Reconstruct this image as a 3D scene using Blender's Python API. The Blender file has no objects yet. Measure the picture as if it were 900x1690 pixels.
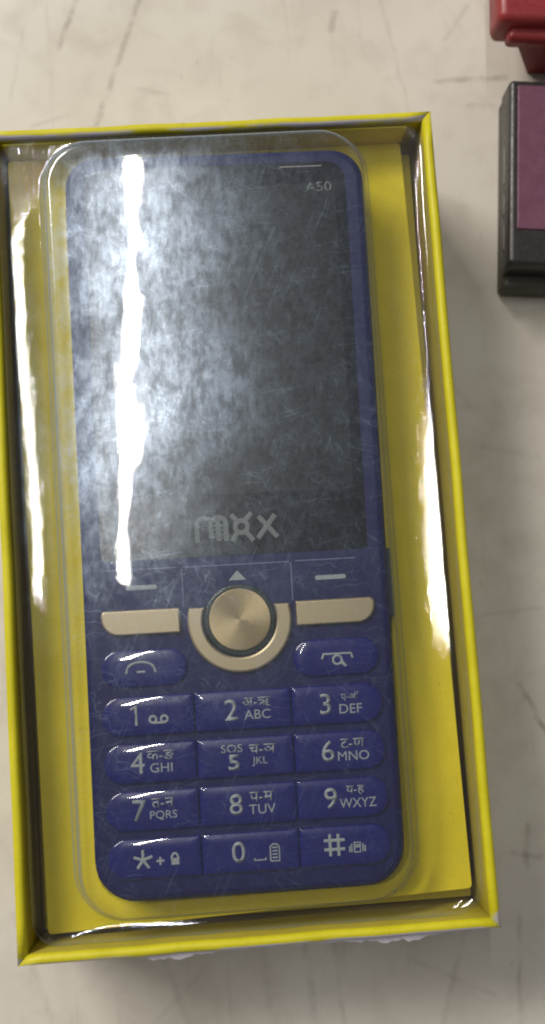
import bpy, bmesh, math, random
from mathutils import Vector, Matrix
random.seed(7)
sc = bpy.context.scene
C = sc.collection
R = math.radians
MM = 0.001

# ------------------------------------------------------------------ camera
# The table top is z = 0, the open phone box is centred on the origin, its rim 28 mm up.
cam_d = bpy.data.cameras.new('Camera')
cam = bpy.data.objects.new('Camera', cam_d); C.objects.link(cam)
cam_m = Matrix(((0.99710645, 0.06249809, -0.04327482, -1.1122e-3),
                (-0.06665704, 0.99249906, -0.10248152, -17.718e-3),
                (0.03654532, 0.10506956, 0.99379315, 203.8716e-3),
                (0, 0, 0, 1)))
cam.matrix_world = cam_m
cam_d.sensor_fit = 'VERTICAL'; cam_d.sensor_height = 24.0
cam_d.lens = 1700.0 / 1690.0 * 24.0
cam_d.clip_start = 0.005; cam_d.clip_end = 50
cam_d.dof.use_dof = True; cam_d.dof.focus_distance = 0.178; cam_d.dof.aperture_fstop = 9.0
sc.camera = cam

# ------------------------------------------------------------------ light: a strip light and an added soft panel
world = bpy.data.worlds.new('World'); sc.world = world; world.use_nodes = True
bg = world.node_tree.nodes['Background']
bg.inputs['Color'].default_value = (1.0, 0.98, 0.95, 1); bg.inputs['Strength'].default_value = 0.155

def tube(name, loc, length, width, rotz, power, col=(1, 0.97, 0.92)):
    l = bpy.data.lights.new(name, 'AREA'); l.shape = 'RECTANGLE'
    l.size = width; l.size_y = length; l.energy = power; l.color = col
    o = bpy.data.objects.new(name, l); C.objects.link(o)
    o.location = loc; o.rotation_euler = (0, 0, rotz)
    return o
tube('strip_light', (-0.088, 0.170, 0.80), 0.415, 0.0037, R(-5.2), 1.35)
pn = tube('added_soft_panel', (-0.98, 1.02, 1.22), 0.25, 0.98, 0, 35.0, (1, 0.95, 0.87))  # unseen soft panel, added for falloff and glints from the upper left
pn.rotation_euler = (Vector((0, 0, 0)) - pn.location).to_track_quat('-Z', 'Y').to_euler()

sc.view_settings.view_transform = 'Standard'; sc.view_settings.look = 'None'
sc.view_settings.exposure = 0.0; sc.view_settings.gamma = 1.0
sc.view_settings.use_curve_mapping = False
sc.cycles.pixel_filter_type = 'BLACKMAN_HARRIS'; sc.cycles.filter_width = 2.0
sc.cycles.max_bounces = 10; sc.cycles.transparent_max_bounces = 16
sc.cycles.caustics_reflective = False; sc.cycles.caustics_refractive = False

# ------------------------------------------------------------------ node helpers
class NT:
    def __init__(s, name):
        s.m = bpy.data.materials.new(name); s.m.use_nodes = True
        s.t = s.m.node_tree; s.n = s.t.nodes; s.l = s.t.links; s.n.clear()
        s.out = s.n.new('ShaderNodeOutputMaterial')
        s.tc = s.n.new('ShaderNodeTexCoord')
    def new(s, typ, **kw):
        n = s.n.new(typ)
        for k, v in kw.items(): setattr(n, k, v)
        return n
    def set(s, sock, v):
        if isinstance(v, bpy.types.NodeSocket): s.l.new(v, sock)
        else: sock.default_value = v
    def math(s, op, a, b=0.0, c=None, clamp=False):
        n = s.new('ShaderNodeMath', operation=op); n.use_clamp = clamp
        s.set(n.inputs[0], a); s.set(n.inputs[1], b)
        if c is not None: s.set(n.inputs[2], c)
        return n.outputs[0]
    def vmath(s, op, a, b=(0, 0, 0)):
        n = s.new('ShaderNodeVectorMath', operation=op)
        s.set(n.inputs[0], a)
        if op == 'SCALE': s.set(n.inputs[3], b)
        else: s.set(n.inputs[1], b)
        return n.outputs['Value'] if op in ('DOT_PRODUCT', 'LENGTH', 'DISTANCE') else n.outputs[0]
    def mapping(s, scale=(1, 1, 1), rot=(0, 0, 0), loc=(0, 0, 0), src=None):
        n = s.new('ShaderNodeMapping'); s.l.new(src or s.tc.outputs['Object'], n.inputs[0])
        n.inputs['Scale'].default_value = scale; n.inputs['Rotation'].default_value = rot
        n.inputs['Location'].default_value = loc
        return n.outputs[0]
    def noise(s, vec, scale=1.0, detail=4, rough=0.55, dist=0.0):
        n = s.new('ShaderNodeTexNoise'); s.l.new(vec, n.inputs['Vector'])
        n.inputs['Scale'].default_value = scale; n.inputs['Detail'].default_value = detail
        n.inputs['Roughness'].default_value = rough; n.inputs['Distortion'].default_value = dist
        return n.outputs['Fac']
    def ramp(s, v, lo, hi, a=0.0, b=1.0, smooth=True):
        n = s.new('ShaderNodeMapRange'); n.interpolation_type = 'SMOOTHSTEP' if smooth else 'LINEAR'
        s.set(n.inputs[0], v); s.set(n.inputs[1], lo); s.set(n.inputs[2], hi); s.set(n.inputs[3], a); s.set(n.inputs[4], b)
        return n.outputs[0]
    def mix(s, f, a, b):
        n = s.new('ShaderNodeMix', data_type='RGBA')
        s.set(n.inputs[0], f); s.set(n.inputs[6], a); s.set(n.inputs[7], b)
        return n.outputs[2]
    def bump(s, h, strength=0.2, dist=0.1):
        n = s.new('ShaderNodeBump'); n.inputs['Strength'].default_value = strength
        n.inputs['Distance'].default_value = dist * MM; s.l.new(h, n.inputs['Height'])
        return n.outputs[0]
    def bsdf(s, **kw):
        n = s.new('ShaderNodeBsdfPrincipled')
        for k, v in kw.items():
            s.set(n.inputs[k.replace('_', ' ')], v)
        s.l.new(n.outputs[0], s.out.inputs[0])
        return n
    def xyz(s, src=None):
        n = s.new('ShaderNodeSeparateXYZ'); s.l.new(src or s.tc.outputs['Object'], n.inputs[0])
        return n.outputs
    def seg(s, vec, a, b, w):
        """soft mask of a line segment a-b (mm) of half-width w"""
        a = Vector((a[0], a[1], 0)); b = Vector((b[0], b[1], 0)); d = b - a
        p = s.vmath('SUBTRACT', vec, tuple(a))
        t = s.math('DIVIDE', s.vmath('DOT_PRODUCT', p, tuple(d)), d.length_squared, clamp=True)
        pr = s.vmath('SCALE', tuple(d), t)
        return s.ramp(s.vmath('DISTANCE', p, pr), 0.1 * w, 1.25 * w, 1.0, 0.0)

def col(r, g, b): return (r, g, b, 1)

# ------------------------------------------------------------------ materials
def mat_table():
    s = NT('table_laminate')
    v = s.mapping()
    x, y, z = s.xyz()
    flat = s.mapping((1, 1, 0))
    big = s.noise(v, 0.022, 3, 0.5)
    mid = s.noise(v, 0.11, 5, 0.6, 0.4)
    c = s.mix(s.ramp(big, 0.35, 0.68), col(0.575, 0.535, 0.475), col(0.65, 0.615, 0.56))
    c = s.mix(s.ramp(mid, 0.42, 0.72, 0.0, 0.30), c, col(0.39, 0.345, 0.295))
    # vertical grubby smears, specks
    sm = s.noise(s.mapping((0.30, 0.035, 1), (0, 0, R(-14))), 1.0, 4, 0.6, 0.3)
    c = s.mix(s.ramp(sm, 0.56, 0.78, 0.0, 0.26), c, col(0.36, 0.31, 0.26))
    sp = s.noise(s.mapping((0.45, 0.32, 1)), 1.0, 2, 0.5)
    c = s.mix(s.ramp(sp, 0.70, 0.80, 0.0, 0.35), c, col(0.30, 0.25, 0.20))
    # the worn scratches and marks that lie where they lie
    wob = s.noise(s.mapping((0.25, 0.25, 1)), 1.0, 3, 0.6)
    off = s.vmath('SCALE', (1.6, 0.7, 0), s.math('SUBTRACT', wob, 0.5))
    wv = s.vmath('ADD', flat, off)
    brk = s.ramp(s.noise(s.mapping((0.22, 0.22, 1), (0, 0, 0), (3, 9, 0)), 1.0, 4, 0.65), 0.33, 0.6, 0.15, 1.0)
    marks = [((-30, 102.6), (-25.7, 114), 0.75, 0.62), ((-24.5, 82), (-12.5, 113.5), 0.85, 0.52), ((-14, 93), (-8, 91.5), 0.7, 0.25),
             ((48.1, 91.8), (62.9, 91.9), 0.8, 0.65), ((54.5, 86.1), (60, 85.3), 0.9, 0.45), ((37, 115), (43, 78), 0.6, 0.22),
             ((27, 104), (28, 108), 0.9, 0.5), ((51, 101), (56, 108), 0.7, 0.3), ((-36, 86), (-29, 88), 0.7, 0.25), ((-40.5, 92), (-37, 108), 0.6, 0.2),
             ((54.2, -33.8), (59.5, -45.5), 0.75, 0.75), ((46, -20), (60, -19), 0.7, 0.22), ((51, 14), (62, 11), 0.8, 0.22), ((50, -66), (57, -67.5), 0.8, 0.42),
             ((53.2, -61), (52.2, -69), 0.8, 0.4), ((8, -74), (10, -100), 0.9, 0.32), ((14, -76), (15, -100), 0.7, 0.28), ((0, -78), (2, -96), 1.2, 0.2),
             ((40, -78), (33, -98), 0.8, 0.28), ((-20, -76), (-14, -94), 0.9, 0.22), ((-46, -70), (-40, -90), 0.9, 0.22), ((50, -78), (48.5, -98), 0.6, 0.35),
             ((-10, -82), (-24, -95), 0.7, 0.18), ((28, -84), (44, -92), 0.7, 0.2), ((45, 66), (52, 64), 0.8, 0.16), ((46, 28), (49, 22), 0.7, 0.25)]
    for a, b, w, k in marks:
        f = s.math('MULTIPLY', s.math('MULTIPLY', s.seg(wv, a, b, w), brk), k * 0.62)
        c = s.mix(f, c, col(0.13, 0.10, 0.075))
    rough = s.ramp(mid, 0.3, 0.7, 0.38, 0.62)
    h = s.noise(s.mapping((2.2, 2.2, 2.2)), 1.0, 4, 0.6)
    s.bsdf(Base_Color=c, Roughness=rough, Normal=s.bump(h, 0.10, 0.12), Specular_IOR_Level=0.35)
    return s.m

def mat_card(name, c0, c1, rough, edgewear=0.0, white_z=None):
    s = NT(name)
    v = s.mapping()
    n = s.noise(v, 0.12, 4, 0.6)
    c = s.mix(s.ramp(n, 0.3, 0.7), col(*c0), col(*c1))
    fine = s.noise(v, 1.9, 3, 0.6)
    c = s.mix(s.ramp(fine, 0.45, 0.8, 0.0, 0.22), c, col(c0[0] * 0.6, c0[1] * 0.58, c0[2] * 0.7))
    dirt = s.noise(s.mapping((0.5, 0.5, 0.5), (0, 0, 0), (4, 2, 1)), 1.0, 3, 0.6)
    c = s.mix(s.ramp(dirt, 0.68, 0.78, 0.0, 0.6), c, col(0.16, 0.13, 0.03))
    if white_z is not None:      # printed paper rubbed off the outer fold, the white board shows
        g = s.new('ShaderNodeNewGeometry')
        nz = s.xyz(g.outputs['Normal'])
        px, py, pz = s.xyz()
        w = s.noise(s.mapping((0.07, 0.4, 0.5), (0, 0, 0), (1.15, 0, 0)), 1.0, 4, 0.6)
        m = s.math('MULTIPLY', s.ramp(w, 0.42, 0.52), s.ramp(nz[1], -0.30, -0.50, 0.0, 1.0))
        c = s.mix(m, c, col(0.50, 0.47, 0.52))
        cr = s.math('MULTIPLY', s.ramp(s.math('ABSOLUTE', px), 37.5, 40.2), s.ramp(s.math('ABSOLUTE', py), 68.5, 71.6))
        cr = s.math('MULTIPLY', cr, s.ramp(s.noise(s.mapping((1.2, 1.2, 1.2)), 1.0, 3, 0.6), 0.42, 0.62))
        c = s.mix(cr, c, col(0.42, 0.36, 0.16))
    s.bsdf(Base_Color=c, Roughness=rough, Normal=s.bump(s.noise(v, 0.8, 4, 0.6), 0.5, 0.10), Specular_IOR_Level=0.3)
    return s.m

def mat_plastic(name, c0, rough, coat=0.0, bump=0.04, coat_ior=1.5):
    s = NT(name)
    v = s.mapping()
    n = s.noise(v, 0.35, 4, 0.6)
    c = s.mix(s.ramp(n, 0.3, 0.75), col(*c0), col(*[k * 1.25 for k in c0]))
    r = s.ramp(s.noise(v, 0.9, 4, 0.65), 0.3, 0.7, rough * 0.8, rough * 1.25)
    s.bsdf(Base_Color=c, Roughness=r, Coat_Weight=coat, Coat_IOR=coat_ior, Coat_Roughness=0.025, Normal=s.bump(s.noise(v, 3.0, 3, 0.6), bump, 0.05))
    return s.m

def mat_gold(name, spun=False):
    s = NT(name)
    v = s.mapping()
    c0, c1 = (col(0.36, 0.285, 0.165), col(0.44, 0.355, 0.215)) if spun else (col(0.46, 0.385, 0.26), col(0.55, 0.465, 0.325))
    n = s.noise(s.mapping((6, 0.25, 1)) if not spun else v, 1.0, 4, 0.6)
    b = s.bsdf(Base_Color=s.mix(n, c0, c1), Metallic=0.85, Roughness=0.40)
    if spun:
        b.inputs['Anisotropic'].default_value = 0.75
        b.inputs['Roughness'].default_value = 0.34
        t = s.new('ShaderNodeTangent'); t.direction_type = 'RADIAL'; t.axis = 'Z'
        s.l.new(t.outputs[0], b.inputs['Tangent'])
        # the fine turned rings
        x, y, z = s.xyz()
        rr = s.vmath('LENGTH', s.mapping((1, 1, 0)))
        h = s.math('SINE', s.math('MULTIPLY', rr, 26.0))
        s.l.new(s.bump(h, 0.10, 0.03), b.inputs['Normal'])
    else:
        s.l.new(s.bump(s.noise(v, 5.0, 3, 0.6), 0.08, 0.05), b.inputs['Normal'])
    return s.m

def mat_print(name, c0, wear=0.5):
    s = NT(name)
    n = s.noise(s.mapping((2.3, 2.3, 2.3)), 1.0, 4, 0.65)
    c = s.mix(s.ramp(n, 0.42, 0.75, 0.0, wear), col(*c0), col(c0[0] * 0.45, c0[1] * 0.45, c0[2] * 0.6))
    s.bsdf(Base_Color=c, Roughness=0.5)
    return s.m

def mat_film():
    """clear thermoformed film, rubbed dull and scratched over the phone"""
    s = NT('clear_film')
    v = s.mapping()
    x, y, z = s.xyz()
    # unevenness of the thin film
    wav = s.noise(s.mapping((0.085, 0.05, 0.08)), 1.0, 2, 0.5)
    rip = s.noise(s.mapping((0.7, 0.45, 0.7)), 1.0, 3, 0.6)
    grain = s.noise(s.mapping((2.6, 1.6, 2.6)), 1.0, 3, 0.65)
    att = s.new('ShaderNodeAttribute'); att.attribute_name = 'dome_top'
    on_top = att.outputs['Fac']; off_top = s.math('SUBTRACT', 1.0, on_top)
    h = s.math('ADD', s.math('MULTIPLY', wav, 0.07), s.math('ADD', s.math('MULTIPLY', rip, s.math('ADD', 0.0016, s.math('MULTIPLY', off_top, 0.016))), s.math('MULTIPLY', grain, s.math('ADD', 0.0011, s.math('MULTIPLY', off_top, 0.0032)))))
    fl_ = s.mapping((1, 1, 0))
    wk = s.math('MAXIMUM', s.ramp(s.vmath('DISTANCE', fl_, (25.0, -61.5, 0)), 2, 7.5, 1.0, 0.0), s.ramp(s.vmath('DISTANCE', fl_, (-34.0, 64.0, 0)), 2, 9, 0.6, 0.0))
    crk = s.noise(s.mapping((1.1, 0.55, 1.0), (0, 0, R(20))), 1.0, 2, 0.5, 0.8)
    h = s.math('ADD', h, s.math('MULTIPLY', s.math('MULTIPLY', wk, crk), 0.42))
    nrm = s.bump(h, 1.0, 1.0)
    # rubbed haze: broad cloud, streaky fibres, scratches
    
    cl = s.noise(s.mapping((0.05, 0.034, 1), (0, 0, R(-8)), (0.35, 0.75, 0)), 1.0, 4, 0.6, 0.5)
    cloud = s.ramp(cl, 0.36, 0.68)
    # the two places where the cover has been handled dull
    wv = s.vmath('ADD', s.mapping((1, 1, 0)), s.vmath('SCALE', (26, 20, 0), s.math('SUBTRACT', cl, 0.5)))
    rub1 = s.ramp(s.vmath('DISTANCE', wv, (-8.0, 24.0, 0)), 3, 21, 1.0, 0.0)
    rub2 = s.ramp(s.vmath('DISTANCE', wv, (-13.0, 50.0, 0)), 3, 24, 1.0, 0.0)
    rub3 = s.ramp(s.vmath('DISTANCE', wv, (-23.0, 15.0, 0)), 3, 26, 0.7, 0.0)
    rub = s.math('ADD', s.math('MAXIMUM', s.math('MAXIMUM', rub1, rub2), rub3), s.math('MULTIPLY', cloud, 0.25))
    fib = s.noise(s.mapping((1.1, 0.32, 1), (0, 0, R(3))), 1.0, 5, 0.66, 0.3)
    fib2 = s.noise(s.mapping((0.34, 0.25, 1), (0, 0, 0)), 1.0, 6, 0.68, 0.4)
    fibre = s.ramp(s.math('ADD', s.math('MULTIPLY', fib, 0.4), s.math('MULTIPLY', fib2, 0.6)), 0.34, 0.70)
    # rub is heaviest over the raised screen end, light over the keypad
    zone = s.ramp(s.math('ADD', y, s.math('MULTIPLY', s.math('SUBTRACT', cl, 0.5), 40)), -38, 12, 0.07, 1.0)
    side = s.ramp(s.math('ADD', x, s.math('MULTIPLY', s.math('SUBTRACT', cl, 0.5), 30)), -14, 24, 1.35, 0.38)  # haze stronger on the left, painting in the glow beside the streak
    zone = s.math('MULTIPLY', zone, side)
    hz = s.math('MULTIPLY', s.math('ADD', s.math('MULTIPLY', rub, 0.62), 0.16), s.math('ADD', s.math('MULTIPLY', fibre, 0.92), 0.26))
    hz = s.math('MULTIPLY', hz, zone)
    # hair scratches: thin bent lines at several angles
    scr = None
    for i, (ang, ln, fine, thr) in enumerate([(24, 0.07, 2.9, 0.60), (-52, 0.10, 2.6, 0.60), (82, 0.07, 3.0, 0.60), (-8, 0.06, 2.4, 0.61)]):
        bend = s.vmath('ADD', v, s.vmath('SCALE', (9.0 + 6 * i, 14.0 - 9 * i, 0), cl))
        nv = s.noise(s.mapping((fine, ln, 0.0), (0, 0, 0), (i * 13.7, i * 7.9, 0), s.mapping((1, 1, 0), (0, 0, R(ang)), (0, 0, 0), bend)), 1.0, 2, 0.5)
        ln_ = s.ramp(nv, thr, thr + 0.10)
        scr = ln_ if scr is None else s.math('ADD', scr, ln_)
    scr = s.math('MULTIPLY', scr, s.ramp(fib2, 0.38, 0.62, 0.25, 1.1))
    scz = s.math('MULTIPLY', s.ramp(y, -66, -5, 0.030, 0.078), s.ramp(x, -26, 26, 1.3, 0.7))
    hz = s.math('ADD', s.math('MULTIPLY', hz, 0.42), s.math('MULTIPLY', scr, scz))
    hz = s.math('MULTIPLY', hz, s.math('ADD', 0.22, s.math('MULTIPLY', on_top, 0.78)))
    lw = s.new('ShaderNodeLayerWeight'); lw.inputs['Blend'].default_value = 0.5; s.l.new(nrm, lw.inputs['Normal'])
    hz = s.math('ADD', s.math('ADD', hz, s.math('MULTIPLY', s.math('POWER', lw.outputs['Facing'], 2.0), 0.34)), 0.008, clamp=True)
    # shaders
    fr = s.math('ADD', 0.055, s.math('MULTIPLY', s.math('POWER', lw.outputs['Facing'], 4.0), 0.8), clamp=True)
    tr = s.new('ShaderNodeBsdfTransparent'); s.l.new(s.mix(s.math('POWER', lw.outputs['Facing'], 1.6), col(0.96, 0.965, 0.95), col(0.34, 0.34, 0.29)), tr.inputs[0])
    gl = s.new('ShaderNodeBsdfGlossy'); s.l.new(nrm, gl.inputs['Normal'])
    s.set(gl.inputs['Roughness'], s.ramp(hz, 0.05, 0.35, 0.014, 0.035)); gl.inputs[0].default_value = col(1, 1, 1)
    df = s.new('ShaderNodeBsdfDiffuse'); df.inputs[0].default_value = col(0.55, 0.69, 0.92)
    rg = s.new('ShaderNodeBsdfGlossy'); rg.inputs['Roughness'].default_value = 0.22; rg.inputs[0].default_value = col(0.74, 0.85, 1.0)
    s.l.new(nrm, rg.inputs['Normal'])
    hzs = s.new('ShaderNodeMixShader'); hzs.inputs[0].default_value = 0.30
    s.l.new(df.outputs[0], hzs.inputs[1]); s.l.new(rg.outputs[0], hzs.inputs[2])
    m1 = s.new('ShaderNodeMixShader'); s.l.new(fr, m1.inputs[0]); s.l.new(tr.outputs[0], m1.inputs[1]); s.l.new(gl.outputs[0], m1.inputs[2])
    m2 = s.new('ShaderNodeMixShader'); s.l.new(hz, m2.inputs[0]); s.l.new(m1.outputs[0], m2.inputs[1]); s.l.new(hzs.outputs[0], m2.inputs[2])
    s.l.new(m2.outputs[0], s.out.inputs[0])
    return s.m

M = dict(
    table=mat_table(),
    rim=mat_card('lemon_card', (0.52, 0.47, 0.012), (0.60, 0.54, 0.022), 0.42, white_z=0),
    card=mat_card('mustard_card', (0.66, 0.545, 0.016), (0.73, 0.605, 0.024), 0.55),
    board=mat_card('inner_wall_card', (0.42, 0.35, 0.035), (0.48, 0.40, 0.05), 0.75),
    paper=mat_print('pale_paper_back', (0.52, 0.49, 0.55), 0.3),
    film=mat_film(),
    blue=mat_plastic('blue_plastic', (0.003, 0.0045, 0.066), 0.48),
    key=mat_plastic('key_blue', (0.0015, 0.003, 0.120), 0.30, 1.0, bump=0.003, coat_ior=1.6),
    well=mat_plastic('well_plastic', (0.012, 0.012, 0.04), 0.5),
    glass=mat_plastic('screen_glass', (0.005, 0.007, 0.011), 0.22, 0.0, bump=0.0),
    lcd=mat_plastic('unlit_display', (0.009, 0.013, 0.018), 0.28, 0.0, bump=0.0),
    gold=mat_gold('gold_bar_metal'), spun=mat_gold('spun_gold_metal', True),
    ring=mat_plastic('dark_ring', (0.020, 0.030, 0.022), 0.25, 0.5),
    ink=mat_print('legend_ink', (0.33, 0.36, 0.39)), logo=mat_print('logo_ink', (0.17, 0.19, 0.20), 0.4),
    seam=mat_print('seam_line', (0.16, 0.16, 0.32), 0.4),
    teal=mat_plastic('dark_teal', (0.010, 0.030, 0.045), 0.35),
    black=mat_plastic('black_plastic', (0.020, 0.017, 0.018), 0.38), grey=mat_plastic('grey_plastic', (0.050, 0.047, 0.040), 0.55),
    purple=mat_plastic('plum_panel', (0.115, 0.040, 0.072), 0.5, 0.1), red=mat_plastic('red_plastic', (0.21, 0.018, 0.022), 0.45),
    highlight=mat_print('painted_highlight', (0.30, 0.30, 0.30), 0.9), scuff=mat_print('pale_scuff', (0.16, 0.155, 0.14), 0.6),
)

# ------------------------------------------------------------------ mesh helpers (everything below is in millimetres)
def link(name, mesh, mat, parent=None, loc=(0, 0, 0)):
    o = bpy.data.objects.new(name, mesh); C.objects.link(o)
    if mat is not None:
        mesh.materials.clear(); mesh.materials.append(M[mat] if isinstance(mat, str) else mat)
    o.location = loc
    if parent is not None: o.parent = parent
    return o

def thing(name, label, cat, loc=(0, 0, 0), rot=(0, 0, 0), group=None):
    o = bpy.data.objects.new(name, None); C.objects.link(o)
    o.empty_display_size = 10
    o.location = Vector(loc) * MM; o.rotation_euler = rot; o.scale = (MM, MM, MM)
    o['label'] = label; o['category'] = cat
    if group: o['group'] = group
    return o

def mesh_of(verts, faces, smooth=False):
    me = bpy.data.meshes.new('mesh'); me.from_pydata([tuple(v) for v in verts], [], faces); me.update()
    if smooth:
        for p in me.polygons: p.use_smooth = True
    return me

def rrect(x0, x1, y0, y1, r, n=6, sub=0):
    """rounded rectangle, anticlockwise from the lower right corner; r = number or (bl, br, tr, tl)"""
    if not isinstance(r, (tuple, list)): r = (r,) * 4
    bl, br, tr, tl = [max(k, 1e-3) for k in r]
    pts = []
    for cx, cy, rr, a0 in ((x1 - br, y0 + br, br, -90), (x1 - tr, y1 - tr, tr, 0), (x0 + tl, y1 - tl, tl, 90), (x0 + bl, y0 + bl, bl, 180)):
        arc = [(cx + rr * math.cos(R(a0 + 90 * i / n)), cy + rr * math.sin(R(a0 + 90 * i / n))) for i in range(n + 1)]
        pts.append(arc)
    out = []
    for k in range(4):
        out += pts[k]
        a = pts[k][-1]; b = pts[(k + 1) % 4][0]
        for i in range(1, sub + 1):
            t = i / (sub + 1); out.append((a[0] + (b[0] - a[0]) * t, a[1] + (b[1] - a[1]) * t))
    return out

def loft(rings, cap_first=True, cap_last=True, smooth=True):
    """rings of equal length, each a list of (x, y, z)"""
    n = len(rings[0]); verts = [p for r in rings for p in r]; faces = []
    for k in range(len(rings) - 1):
        for i in range(n):
            j = (i + 1) % n
            faces.append((k * n + i, k * n + j, (k + 1) * n + j, (k + 1) * n + i))
    if cap_first: faces.append(tuple(reversed(range(n))))
    if cap_last: faces.append(tuple(range((len(rings) - 1) * n, len(rings) * n)))
    me = mesh_of(verts, faces, smooth)
    for p in me.polygons:
        if len(p.vertices) > 4: p.use_smooth = False
    return me

def slab(x0, x1, y0, y1, z0, z1, r=0.5, edge=0.3, n=6, steps=4, base_edge=0.0, eh=None):
    """a plate with rounded corners (plan) and a rounded upper edge, edge wide and eh high"""
    rr = r if isinstance(r, (tuple, list)) else (r,) * 4
    dome = eh is not None; eh = edge if eh is None else eh
    def ring(i, z): return [(x, y, z) for x, y in rrect(x0 + i, x1 - i, y0 + i, y1 - i, [max(k - i, min(i * 0.9, 0.8) if dome else 0.02) for k in rr], n)]
    rings = []
    if base_edge:
        rings.append(ring(base_edge, z0))
        rings.append(ring(base_edge * 0.3, z0 + base_edge * 0.3)); rings.append(ring(0, z0 + base_edge))
    else: rings.append(ring(0, z0))
    for k in range(steps + 1):
        a = R(90 * k / steps)
        rings.append(ring(edge * (1 - math.cos(a)), z1 - eh + eh * math.sin(a)))
    return loft(rings)

def prism(pts, z0, z1, smooth=False):
    return loft([[(x, y, z0) for x, y in pts], [(x, y, z1) for x, y in pts]], smooth=smooth)

def box(x0, x1, y0, y1, z0, z1, e=0.4):
    return slab(x0, x1, y0, y1, z0, z1, e, e, 3, 3, base_edge=e)

def text_mesh(txt, size, depth=0.04, bold=0.0, squeeze=1.0, shear=0.0):
    cu = bpy.data.curves.new('text', 'FONT'); cu.body = txt; cu.size = 1.0
    cu.align_x = 'CENTER'; cu.align_y = 'CENTER'; cu.offset = bold; cu.extrude = 0.0; cu.resolution_u = 4; cu.shear = shear
    o = bpy.data.objects.new('text', cu); C.objects.link(o)
    dg = bpy.context.evaluated_depsgraph_get(); dg.update()
    me = bpy.data.meshes.new_from_object(o.evaluated_get(dg))
    bpy.data.objects.remove(o); bpy.data.curves.remove(cu)
    bm = bmesh.new(); bm.from_mesh(me)
    xs = [v.co.x for v in bm.verts]; ys = [v.co.y for v in bm.verts]
    cx, cy = (min(xs) + max(xs)) / 2, (min(ys) + max(ys)) / 2
    k = size / (max(ys) - min(ys))          # size = true height of the printed line
    for v in bm.verts: v.co = Vector(((v.co.x - cx) * k * squeeze, (v.co.y - cy) * k, 0))
    g = bmesh.ops.extrude_face_region(bm, geom=bm.faces[:])
    for v in g['geom']:
        if isinstance(v, bmesh.types.BMVert): v.co.z += depth
    bmesh.ops.recalc_face_normals(bm, faces=bm.faces)
    bm.to_mesh(me); bm.free(); me.materials.clear()
    return me

def strokes(lines, w, flat=0.12):
    """rounded strokes: each line a list of (x, y); a flattened tube along it, printed thickness"""
    cu = bpy.data.curves.new('stroke', 'CURVE'); cu.dimensions = '3D'; cu.bevel_depth = w / 2; cu.bevel_resolution = 2; cu.use_fill_caps = True
    for ln in lines:
        sp = cu.splines.new('POLY'); sp.points.add(len(ln) - 1)
        for p, q in zip(sp.points, ln): p.co = (q[0], q[1], 0, 1)
    o = bpy.data.objects.new('stroke', cu); C.objects.link(o)
    dg = bpy.context.evaluated_depsgraph_get(); dg.update()
    me = bpy.data.meshes.new_from_object(o.evaluated_get(dg))
    bpy.data.objects.remove(o); bpy.data.curves.remove(cu)
    for v in me.vertices: v.co.z = v.co.z * flat + 0.01
    me.materials.clear()
    return me

def arc(cx, cy, r, a0, a1, n=12, ry=None):
    ry = r if ry is None else ry
    return [(cx + r * math.cos(R(a0 + (a1 - a0) * i / n)), cy + ry * math.sin(R(a0 + (a1 - a0) * i / n))) for i in range(n + 1)]

def cut(me, cutters):
    """me minus each cutter mesh (exact boolean), returned as a new mesh"""
    for cm in cutters:
        best = None
        for jit in (0.0, 0.007, -0.011, 0.019):
            for solver in ('EXACT', 'FAST'):
                m2 = cm.copy(); m2.transform(Matrix.Translation((jit, jit * 0.7, jit * 0.3)))
                o = bpy.data.objects.new('work', me.copy()); C.objects.link(o)
                c = bpy.data.objects.new('cutter', m2); C.objects.link(c)
                md = o.modifiers.new('b', 'BOOLEAN'); md.operation = 'DIFFERENCE'; md.solver = solver; md.object = c
                dg = bpy.context.evaluated_depsgraph_get(); dg.update()
                res = bpy.data.meshes.new_from_object(o.evaluated_get(dg))
                bpy.data.objects.remove(c); bpy.data.objects.remove(o)
                if len(res.polygons) > len(me.polygons): best = res; break
            if best: break
        if best: me = best
        else: print('CUT FAILED')
    return me

# ------------------------------------------------------------------ the setting: the table top
tb = link('table_top', slab(-420, 420, -340, 420, -22, 0, 6, 1.5), 'table')
tb.scale = (MM, MM, MM); tb['kind'] = 'structure'; tb['label'] = 'worn off-white laminate table top with grey scratches and stains'

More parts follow.
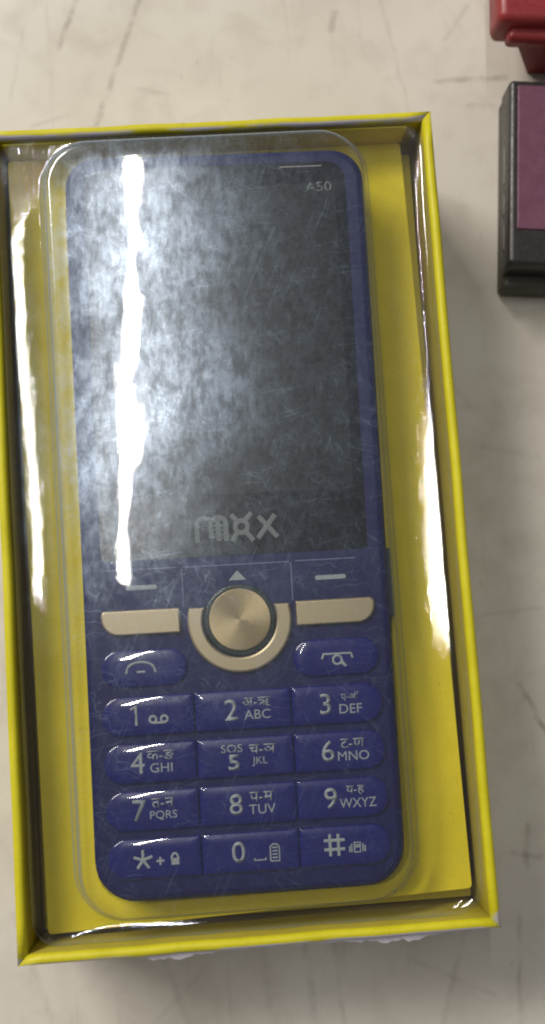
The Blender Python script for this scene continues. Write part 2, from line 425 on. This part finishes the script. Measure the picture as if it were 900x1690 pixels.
# ------------------------------------------------------------------ the open box
HX, HY, HZ, WT = 40.0, 71.4, 28.0, 1.75
bx = thing('phone_box', 'open lemon yellow cardboard box with rubbed corners holding the boxed phone', 'box')
link('base', slab(-HX + 0.3, HX - 0.3, -HY + 0.3, HY - 0.3, 0.0, 1.4, 0.5, 0.2, 3, 2), 'rim', bx)
def wall(length, half, rot):
    """one folded card side, rounded along its upper fold, mitred at both ends; outer face at +half on local y"""
    prof = [(0, 1.45)]
    r = WT / 2
    for k in range(0, 9):
        a = R(180 * k / 8); prof.append((-r + r * math.cos(a), HZ - r + r * math.sin(a)))
    prof += [(-WT, 1.45)]
    verts, faces = [], []
    N = 24
    for i in range(N + 1):
        t = -1 + 2 * i / N
        for (d, z) in prof:
            x = (length + d - 0.02) * t
            bow = 0.12 * math.sin(i * 0.9 + rot) * (1 - t * t) * (z / HZ) * 0.6
            dip = (0.18 * math.sin(i * 1.7 + rot * 3)) * (1 - abs(t) ** 6) if z > 20 else 0
            verts.append((x, half + d + bow, z + dip * 0.5))
    n = len(prof)
    for i in range(N):
        for k in range(n - 1): faces.append((i * n + k, i * n + k + 1, (i + 1) * n + k + 1, (i + 1) * n + k))
        faces.append((i * n + n - 1, i * n, (i + 1) * n, (i + 1) * n + n - 1))
    faces.append(tuple(range(n))[::-1]); faces.append(tuple(range(N * n, N * n + n)))
    me = mesh_of(verts, faces, True)
    me.transform(Matrix.Rotation(rot, 4, 'Z'))
    bm = bmesh.new(); bm.from_mesh(me); bmesh.ops.recalc_face_normals(bm, faces=bm.faces); bm.to_mesh(me); bm.free()
    return me
link('side_wall', wall(HX, HY, 0), 'rim', bx)
link('side_wall', wall(HX, HY, math.pi), 'rim', bx)
link('side_wall', wall(HY, HX, math.pi / 2), 'rim', bx)
link('side_wall', wall(HY, HX, -math.pi / 2), 'rim', bx)

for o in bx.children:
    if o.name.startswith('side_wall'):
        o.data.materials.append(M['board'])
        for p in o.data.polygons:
            if p.index < 24 * 11 and (p.index % 11) == 9: p.material_index = 1  # inner wall faces take a darker yellow than the rim

# the printed paper has lifted along the front fold and shows its pale back
def peel():
    top, bot = [], []
    n = 60
    for i in range(n + 1):
        x = -21.5 + 53 * i / n
        e = math.exp(-((x + 15) / 5.0) ** 2) + 1.1 * math.exp(-((x - 23) / 6.5) ** 2) + 0.35
        e = max(0.05, e * (0.75 + 0.2 * math.sin(x * 1.3) + 0.15 * math.sin(x * 3.1 + 1))) * min(1.0, (i + 0.5) / 5, (n - i + 0.5) / 5)
        top.append((x, -71.32, 27.15)); bot.append((x, -71.45 - 0.95 * e, 26.95 - 0.25 * e))
    v = top + bot + [(x, y, z - 0.14) for x, y, z in top] + [(x, y, z - 0.14) for x, y, z in bot]
    m = n + 1; f = []
    for i in range(n):
        f += [(i, m + i, m + i + 1, i + 1), (2 * m + i, 2 * m + i + 1, 3 * m + i + 1, 3 * m + i), (m + i, 3 * m + i, 3 * m + i + 1, m + i + 1)]
    return mesh_of(v, f)
link('lifted_paper', peel(), 'paper', bx)

# ------------------------------------------------------------------ the card insert with its phone well
TILT = R(2.4)
PH = dict(loc=(-0.3, -3 + 3.15, 28.5 + 3.15 * math.tan(TILT)), rotz=R(-0.55), hw=26.15, hl=63.75, th=10.5)
ins = thing('card_insert', 'mustard yellow card platform lining the box, the phone sunk into it', 'card insert', (0, 0, 0))
quad = [(37.2, -66.6), (35.4, 69.2), (-37.6, 69.2), (-36.2, -68.8)]
def q_round(q, r=0.8, n=4):
    out = []
    L = len(q)
    for i in range(L):
        p = Vector(q[i]); a = Vector(q[i - 1]); b = Vector(q[(i + 1) % L])
        u = (a - p).normalized() * r; w = (b - p).normalized() * r
        for k in range(n + 1):
            t = k / n; out.append(tuple((p + u) * (1 - t) ** 2 + p * 2 * t * (1 - t) + (p + w) * t * t))
    return out
pl = prism(q_round(quad), 1.6, 20.0)
hole = slab(PH['loc'][0] - 27.2, PH['loc'][0] + 27.2, PH['loc'][1] - 65.0, PH['loc'][1] + 65.0, 12.0, 24.0, 6.5, 0.1, 6, 2)
link('gap_fill_ledge', cut(slab(-38.1, 38.1, -69.5, 69.5, 1.5, 14.5, 0.4, 0.1, 3, 1), [slab(-36.0, 35.0, -66.4, 69.0, 0.5, 16.5, 0.4, 0.1, 3, 1)]), 'card', ins)  # added ledge, raises the gap's floor to lighten its dark
link('platform', cut(pl, [hole]), 'card', ins)
fl = [(-26.6, -64.4), (26.6, -64.4), (26.6, 64.6), (-26.6, 64.6)]
def zt(y, off): return PH['loc'][2] + (y - PH['loc'][1]) * math.tan(TILT) + off
link('added_wall_strip', box(-37.2, 35.6, 69.15, 69.5, 20.05, 26.3, 0.12), 'card', ins)  # added strip that gives the far inner wall its lit yellow
link('well_floor', loft([[(x, y, 12.05) for x, y in fl], [(x, y, zt(y, -PH['th'] - 0.08)) for x, y in fl]], smooth=False), 'card', ins)

# ------------------------------------------------------------------ the phone (local frame: face at z = 0, x right, y up)
ph = thing('mobile_phone', 'blue keypad mobile phone with gold centre button under scratched clear plastic', 'phone', PH['loc'], (0, 0, 0))
ph.rotation_euler = (Matrix.Rotation(TILT, 3, 'X') @ Matrix.Rotation(PH['rotz'], 3, 'Z')).to_euler()
hw, hl, th = PH['hw'], PH['hl'], PH['th']
RC = (7.0, 7.0, 5.8, 5.4)
def pring(i, z): return [(x, y, z) for x, y in rrect(-hw + i, hw - i, -hl + i, hl - i, [max(k - i, 0.3) for k in RC], 8)]
rings = [pring(3.0, -th), pring(1.2, -th + 0.5), pring(0.3, -th + 1.6), pring(0, -th + 3)]
for k in range(6):
    a = R(90 * k / 5); rings.append(pring(1.5 * (1 - math.cos(a)), -1.5 + 1.5 * math.sin(a)))
rows = [-33.0 + 0.15, -40.85 + 0.15, -48.7 + 0.15, -56.55 + 0.15]
KH = 3.28
body = loft(rings)
bo = link('body', body, 'blue', ph)
for p in body.polygons:
    if len(p.vertices) > 4: p.use_smooth = False
# screen
gs = link('screen_glass', slab(-22.85, 22.85, -6.85, 61.35, -0.2, 0.03, (0.55, 0.55, 3.45, 3.45), 0.12, 6, 2), 'glass', ph)
link('display', slab(-20.9, 20.9, 3.7, 57.5, 0.028, 0.042, 0.2, 0.004, 2, 1), 'lcd', gs)
# wordmark at the foot of the screen
lg = []
lg += [[(-6.4, -2.1), (-6.4, 0.4)] , [(-6.4, 0.4)] + arc(-5.2, 0.75, 1.2, 180, 20, 8) + [(-4.0, -1.5)], arc(-2.7, 0.75, 1.25, 165, 10, 8) + [(-1.45, -2.0)], [(-2.9, 1.5), (-2.7, -2.0)]]
lg += [[(-0.6, 2.4), (0.6, 1.1)], [(3.0, 2.5), (1.7, 1.1)], arc(1.15, 0.2, 1.05, 0, 360, 18), [(0.4, -0.7), (-0.5, -2.2)], [(1.9, -0.7), (3.1, -2.2)]]
lg += [[(4.1, 1.9), (7.2, -1.8)], [(7.0, 2.0), (3.9, -1.9)]]
link('wordmark', strokes(lg, 0.95, 0.05), 'logo', ph, (0.25, -2.2, 0.03))
sm = []
for k in range(11):
    y0 = 1.7 - k * 0.32 + random.uniform(-0.15, 0.15); x0 = -3.9 + random.uniform(-0.5, 0.6) + k * 0.05
    sm.append([(x0, y0), (x0 + 1.2, y0 - 0.15 + random.uniform(-0.15, 0.15)), (x0 + random.uniform(1.8, 3.0), y0 + random.uniform(-0.25, 0.1))])
link('wordmark_scuff', strokes(sm, 0.22, 0.30), 'logo', ph, (0.25, -2.2, 0.03))
link('model_mark', text_mesh('A50', 1.75, 0.02, 0.006, 1.15), 'logo', ph, (18.0, 56.8, 0.046))
link('highlight_line', slab(11.4, 18.8, 60.40, 60.66, -0.05, 0.08, 0.12, 0.05, 4, 2), 'highlight', ph)  # thin pale line painted in as a highlight
# soft-key panel seams, dashes and arrow
link('panel_seam', strokes([[(-9.0, -8.35), (9.2, -8.35)], [(-9.15, -8.5), (-9.15, -15.0)], [(9.45, -8.5), (9.45, -15.0)], [(10.2, -8.3), (20.5, -8.3)], [(-22.2, -8.3), (-10.0, -8.3)]], 0.22, 0.25), 'seam', ph)
for sgn in (-1, 1):
    link('soft_key_dash', slab(sgn * 16.1 - 2.65, sgn * 16.1 + 2.65, -11.75, -10.98, -0.01, 0.05, 0.35, 0.04, 4, 2), 'ink', ph)
link('up_arrow', prism([(-1.5, -11.0), (1.5, -11.0), (0.0, -9.35)], -0.01, 0.05), 'ink', ph, (0.2, 0, 0))
# gold bars either side
link('gold_bar', slab(-23.15, -9.75, -19.35, -15.05, -0.2, 0.75, (3.0, 0.3, 0.3, 0.9), 0.35, 6, 4), 'gold', ph)
link('gold_bar', slab(9.8, 23.3, -19.35, -15.05, -0.2, 0.75, (0.3, 3.0, 0.9, 0.3), 0.35, 6, 4), 'gold', ph)
# U-shaped gold ring, dark ring, spun centre button
OC = (0.22, -17.75)
def u_ring():
    ro, ri, cuth = 8.85, 6.25, 2.45
    def prof(r_o, r_i, ch, z):
        a = math.degrees(math.asin(ch / r_o)); b = math.degrees(math.asin(ch / r_i))
        o_ = arc(0, 0, r_o, 180 - a, 360 + a, 40); i_ = arc(0, 0, r_i, 360 + b, 180 - b, 40)
        return [(x, y, z) for x, y in o_ + i_]
    return loft([prof(ro, ri, cuth, -0.2), prof(ro, ri, cuth, 0.5), prof(ro - 0.1, ri + 0.1, cuth - 0.1, 0.7), prof(ro - 0.4, ri + 0.35, cuth - 0.35, 0.8)], smooth=False)
link('gold_ring', u_ring(), 'gold', ph, (OC[0], OC[1], 0))
def disc(r, z0, z1, e, n=48, dish=0.0):
    rings = [[(r * math.cos(2 * math.pi * i / n), r * math.sin(2 * math.pi * i / n), z0) for i in range(n)]]
    for k in range(5):
        a = R(90 * k / 4); q = r - e * (1 - math.cos(a))
        rings.append([(q * math.cos(2 * math.pi * i / n), q * math.sin(2 * math.pi * i / n), z1 - e + e * math.sin(a)) for i in range(n)])
    for t in (0.985, 0.75, 0.5, 0.25, 0.03):
        q = (r - e) * t
        rings.append([(q * math.cos(2 * math.pi * i / n), q * math.sin(2 * math.pi * i / n), z1 - dish * (1 - t)) for i in range(n)])
    return loft(rings)
link('dark_ring', disc(6.1, -0.2, 0.42, 0.25), 'ring', ph, (OC[0], OC[1], 0))
link('centre_button', disc(5.25, 0.1, 0.82, 0.12, 64, 0.03), 'spun', ph, (OC[0] + 0.05, OC[1] + 0.1, 0))
# call keys
ck = link('call_key', slab(-23.5, -9.0, -28.05, -21.8, -0.8, 0.62, 3.05, 2.0, 8, 14, eh=0.40), 'key', ph)
link('handset_mark', strokes([arc(0, -0.35, 2.3, 165, 15, 10, 1.25) , [(-2.25, -0.1), (-2.45, -0.9)], [(2.25, -0.1), (2.45, -0.9)], [(-0.7, -0.75), (0.7, -0.75)]], 0.42, 0.3), 'ink', ck, (-16.8, -24.75, 0.625))
ek = link('end_key', slab(9.0, 23.5, -28.05, -21.8, -0.8, 0.62, 3.05, 2.0, 8, 14, eh=0.40), 'key', ph)
link('handset_mark', strokes([[(-2.6, -0.55), (-2.3, 0.25), (2.3, 0.25), (2.6, -0.55)], arc(0.0, -0.8, 0.75, 0, 360, 12), [(0.75, -0.9), (1.2, -1.7)], [(0.6, -1.3), (1.4, -1.9)]], 0.42, 0.3), 'ink', ek, (16.4, -24.6, 0.625))
# twelve number keys
LEG = [[('1', None, None), ('2', 'अ-ऋ', 'ABC'), ('3', 'ए-ऑ', 'DEF')],
       [('4', 'क-ङ', 'GHI'), ('5', 'च-ञ', 'JKL'), ('6', 'ट-ण', 'MNO')],
       [('7', 'त-न', 'PQRS'), ('8', 'प-म', 'TUV'), ('9', 'य-ह', 'WXYZ')],
       [('*', None, None), ('0', None, None), ('#', None, None)]]
cols = [(-23.65, -8.22), (-8.05, 8.12), (8.29, 23.65)]
NX = (-18.1, -2.0, 13.9); LX = (-14.2, 2.3, 18.1)
for ri, v in enumerate(rows):
    for ci in range(3):
        x0, x1 = cols[ci]
        rad = {0: (3.1, 0.35, 0.35, 3.1), 1: (0.35,) * 4, 2: (0.35, 3.1, 3.1, 0.35)}[ci]
        k = link('number_key', slab(x0, x1, v - KH, v + KH, -0.8, 0.72, rad, 2.0, 8, 14, eh=0.40), 'key', ph)
        num, dev, lat = LEG[ri][ci]
        zt_ = 0.725
        if num == '*':
            link('numeral', strokes([[(0, -1.7), (0, 1.7)]] and [[(math.cos(R(a)) * 1.65, math.sin(R(a)) * 1.65), (0, 0)] for a in (90, 162, 234, 306, 18)], 0.5, 0.2), 'ink', k, (NX[ci] + 0.2, v - 0.1, zt_))
        elif num == '#':
            link('numeral', strokes([[(-0.75, -1.8), (-0.75, 1.8)], [(0.65, -1.8), (0.65, 1.8)], [(-1.8, 0.75), (1.7, 0.75)], [(-1.8, -0.75), (1.7, -0.75)]], 0.55, 0.2), 'ink', k, (NX[ci] + 0.2, v + 0.3, zt_))
        elif num == '1':
            link('numeral', strokes([[(-0.75, 1.05), (0.15, 1.6), (0.15, -1.6)], [(0.15, 1.6), (0.15, 0.4)]], 0.5, 0.2), 'ink', k, (NX[ci], v + 0.1, zt_))
        elif num == '5':
            link('numeral', text_mesh('5', 2.6, 0.03, 0.022, 1.22), 'ink', k, (NX[ci], v - 0.75, zt_ - 0.01))
            link('letters', text_mesh('SOS', 1.35, 0.03, 0.010, 1.15), 'ink', k, (NX[ci] - 0.25, v + 1.55, zt_ - 0.01))
        else:
            link('numeral', text_mesh(num, 3.5, 0.03, 0.0 if num == '4' else 0.008, 1.0), 'ink', k, (NX[ci], v + 0.15, zt_ - 0.01))
        if dev:
            link('letters', text_mesh(dev, 1.58, 0.03, 0.008, 1.05), 'ink', k, (LX[ci] + (0.55 if num == '5' else 0), v + 1.25, zt_ - 0.01))
            link('letters', text_mesh(lat, 1.55, 0.03, 0.0, 0.92 if num == '9' else 1.05), 'ink', k, (LX[ci] + (0.35 if num == '9' else 0.05), v - 0.8, zt_ - 0.01))
        if num == '1':
            link('voicemail_mark', strokes([arc(-0.95, 0, 0.55, 0, 360, 14), arc(0.95, 0, 0.55, 0, 360, 14), [(-0.95, -0.58), (0.95, -0.58)]], 0.42, 0.2), 'ink', k, (LX[ci], v - 0.65, zt_))
        if num == '*':
            link('lock_mark', strokes([[(-2.0, -0.1), (-0.7, -0.1)], [(-1.35, -0.75), (-1.35, 0.55)], [(0.45, -0.7), (1.75, -0.7)], [(0.45, -0.35), (1.75, -0.35)], [(0.45, 0.0), (1.75, 0.0)], arc(1.1, 0.1, 0.55, 0, 180, 10, 0.9)], 0.40, 0.2), 'ink', k, (LX[ci] + 0.5, v - 0.3, zt_))
        if num == '0':
            link('space_mark', strokes([[(-0.95, 0.35), (-0.95, 0), (0.95, 0), (0.95, 0.35)]], 0.30, 0.2), 'ink', k, (1.55, v - 1.35, zt_))
            bt = [[(-0.75, -1.4), (0.75, -1.4), (0.75, 0.95), (0.35, 1.35), (-0.35, 1.35), (-0.75, 0.95), (-0.75, -1.4)]]
            bt += [[(-0.45, q), (0.45, q)] for q in (-0.85, -0.3, 0.25, 0.8)]
            link('battery_mark', strokes(bt, 0.26, 0.2), 'ink', k, (4.05, v - 0.25, zt_))
        if num == '#':
            link('vibrate_mark', strokes([[(-0.5, -0.85), (0.5, -0.85), (0.5, 0.75), (-0.5, 0.75), (-0.5, -0.85)], [(-0.4, 0.3), (0.4, 0.3)], [(-0.4, 0.0), (0.4, 0.0)], [(-0.95, -0.8), (-0.95, 0.55)], [(0.95, -0.8), (0.95, 0.55)], [(-1.3, -0.8), (-1.3, 0.2)], [(1.3, -0.8), (1.3, 0.2)]], 0.26, 0.2), 'ink', k, (17.9, v - 0.25, zt_))
link('side_button', slab(25.6, 27.1, -18.8, -6.9, -6.4, -1.6, 0.5, 0.4, 4, 3), 'teal', ph)

# ------------------------------------------------------------------ the clear blister over the phone
bl = thing('blister_cover', 'clear plastic blister cover, scratched and glossy, moulded over the blue phone', 'blister')
BX0, BX1, BY0, BY1 = -31.0, 28.0, -66.9, 69.0        # foot of the dome
OX0, OX1, OY0, OY1 = -38.0, 38.0, -69.5, 69.55       # outer lip against the box walls
SL = 0.030
def zf(x, y):
    # the slack film swells beside the keypad on the right
    q = max(0.0, min(1.0, (x - 14) / 12.0)); q = q * q * (3 - 2 * q)
    return 24.2 + SL * y + 1.35 * math.exp(-((y + 44) / 29.0) ** 2) * q
def ztop(x, y): return PH['loc'][2] + (y - PH['loc'][1]) * math.tan(TILT) + 1.5
def chan(x, y, t):
    """height of the slack channel film above the dome's foot, t = 0 at the lip, 1 at the foot"""
    gen = 1.0 * (1 - t) ** 2
    right = x > 0
    W_ = (OX1 - BX1) if right else (BX0 - OX0)
    if right: A = 10.2 - ((y + 16) / 40.0) ** 2 * 1.6; B = 5.2
    else: A = 3.7 - max(0.0, (-8 - y) / 40.0) * 3.0; B = 6.5
    N = 24; z = 0.0
    for i in range(N):
        tau = t + (1 - t) * (i + 0.5) / N
        sl = (A + B * (0.35 - tau)) * (1 if tau < 0.72 else max(0.0, (1 - tau) / 0.28))
        z += math.tan(R(sl)) * W_ * (1 - t) / N
    e = min(y - BY0 - 5, BY1 - 4 - y) / 10.0
    inside = (x > BX1 - 0.5) if right else (x < BX0 + 0.5)
    k = max(0.0, min(1.0, e)) * (1 if inside else 0); k = k * k * (3 - 2 * k)
    return gen * (1 - k) + z * k
def film_mesh():
    rings = []; tops = []
    n, sub = 10, 30
    def ring(x0, x1, y0, y1, r, zfun, top=0.0):
        rings.append([(x, y, zfun(x, y)) for x, y in rrect(x0, x1, y0, y1, r, n, sub)]); tops.append(top)
    # outer lip: rises to the rim
    ring(OX0, OX1, OY0, OY1, 4.5, lambda x, y: min(zf(x, y) + 2.5 + 0.25 * math.sin(y * 0.31) + 0.2 * math.sin(x * 0.5), 27.3))
    ring(OX0 + 0.1, OX1 - 0.1, OY0 + 0.1, OY1 - 0.1, 4.5, lambda x, y: min(zf(x, y) + 2.0, 26.9))
    # concave channel from the lip down to the dome's foot
    for t in (0.08, 0.2, 0.35, 0.5, 0.65, 0.8, 0.92, 1.0):
        a = [OX0 + 0.15, OX1 - 0.15, OY0 + 0.15, OY1 - 0.15]; b = [BX0, BX1, BY0, BY1]
        q = [a[i] + (b[i] - a[i]) * t for i in range(4)]
        ring(*q, 4.5 + 4.5 * t, lambda x, y, t=t: min(zf(x, y) + chan(x, y, t), 26.9))
    # fillet, sloping side, rounded shoulder
    for i, k in ((0.10, 0.05), (0.32, 0.24), (0.55, 0.33), (0.95, 0.38), (1.25, 0.44), (1.5, 0.62), (1.75, 0.80), (2.05, 0.91), (2.4, 0.97), (3.0, 1.0)):
        ring(BX0 + i, BX1 - i, BY0 + i * 0.72, BY1 - i * 1.25, 9 - i * 0.8, lambda x, y, k=k: zf(x, y) * (1 - k) + ztop(x, y) * k, min(1.0, max(0.0, (k - 0.6) / 0.4)))
    W = (BX1 - BX0) / 2 - 3.0
    for t in (0.08, 0.2, 0.4, 0.6, 0.8, 0.97):
        i = 3.0 + W * t
        ring(BX0 + i, BX1 - i, BY0 + 2.16 + W * t, BY1 - 3.75 - W * t, max(6.6 * (1 - t * 1.6), 0.3), lambda x, y, t=t: ztop(x, y) + 0.12 * (1 - (1 - t) ** 2), 1.0)
    me = loft(rings, cap_first=False, cap_last=True)
    at = me.attributes.new('dome_top', 'FLOAT', 'POINT')
    N = len(rings[0])
    for k, tv in enumerate(tops):
        for i in range(N): at.data[k * N + i].value = tv
    return me
link('film', film_mesh(), 'film', bl)

# ------------------------------------------------------------------ the dark box with the plum panel, right
pb = thing('small_case', 'dark flat case with plum purple top panel lying right of the yellow box', 'case', (0, 0, 0))
th_ = R(-5.6)
def tr(me, ang=th_, org=(55.9, 47.2)):
    me.transform(Matrix.Translation((org[0], org[1], 0)) @ Matrix.Rotation(ang, 4, 'Z')); return me
link('lower_shell', tr(box(0.9, 60, -2.4, 38.5, 0.0, 6.0, 1.0)), 'grey', pb)
link('upper_shell', tr(box(0.0, 60, 0.0, 37.6, 6.02, 13.0, 1.0)), 'black', pb)
link('top_panel', tr(slab(1.6, 58, 7.0, 36.3, 12.9, 13.3, 0.4, 0.2, 3, 2)), 'purple', pb)
for a, b in ((4, 9), (11, 15), (17.5, 25)):
    link('edge_scuff', tr(slab(-0.12, 0.4, a, b, 8.5, 9.8, 0.1, 0.1, 2, 2)), 'scuff', pb)

# ------------------------------------------------------------------ the red plastic thing behind it
rd = thing('red_holder', 'red plastic holder with stepped front and dark slot, behind the plum case', 'holder', (0, 0, 0))
def wedge():
    top = [(60.2, 92.0), (100, 89.0), (100, 96), (60.2, 96)]; bot = [(67.5, 92.6), (100, 89.8), (100, 96), (67.5, 96)]
    return loft([[(x, y, 0.0) for x, y in bot], [(x, y, 16.0) for x, y in top]], smooth=False)
rorg = (56.0, 91.2); ra = R(-4.6)
link('front_wedge', wedge(), 'red', rd)
link('body', tr(box(0.0, 42, 1.2, 42, 12.0, 21.0, 1.6), ra, rorg), 'red', rd)
link('front_step', tr(slab(2.6, 42, -0.9, 4.2, 15.0, 18.2, 0.8, 1.2, 4, 4), ra, rorg), 'red', rd)
link('slot', tr(slab(7.5, 40, 7.0, 20, 20.8, 21.12, 0.5, 0.2, 3, 2), ra, rorg), 'black', rd)
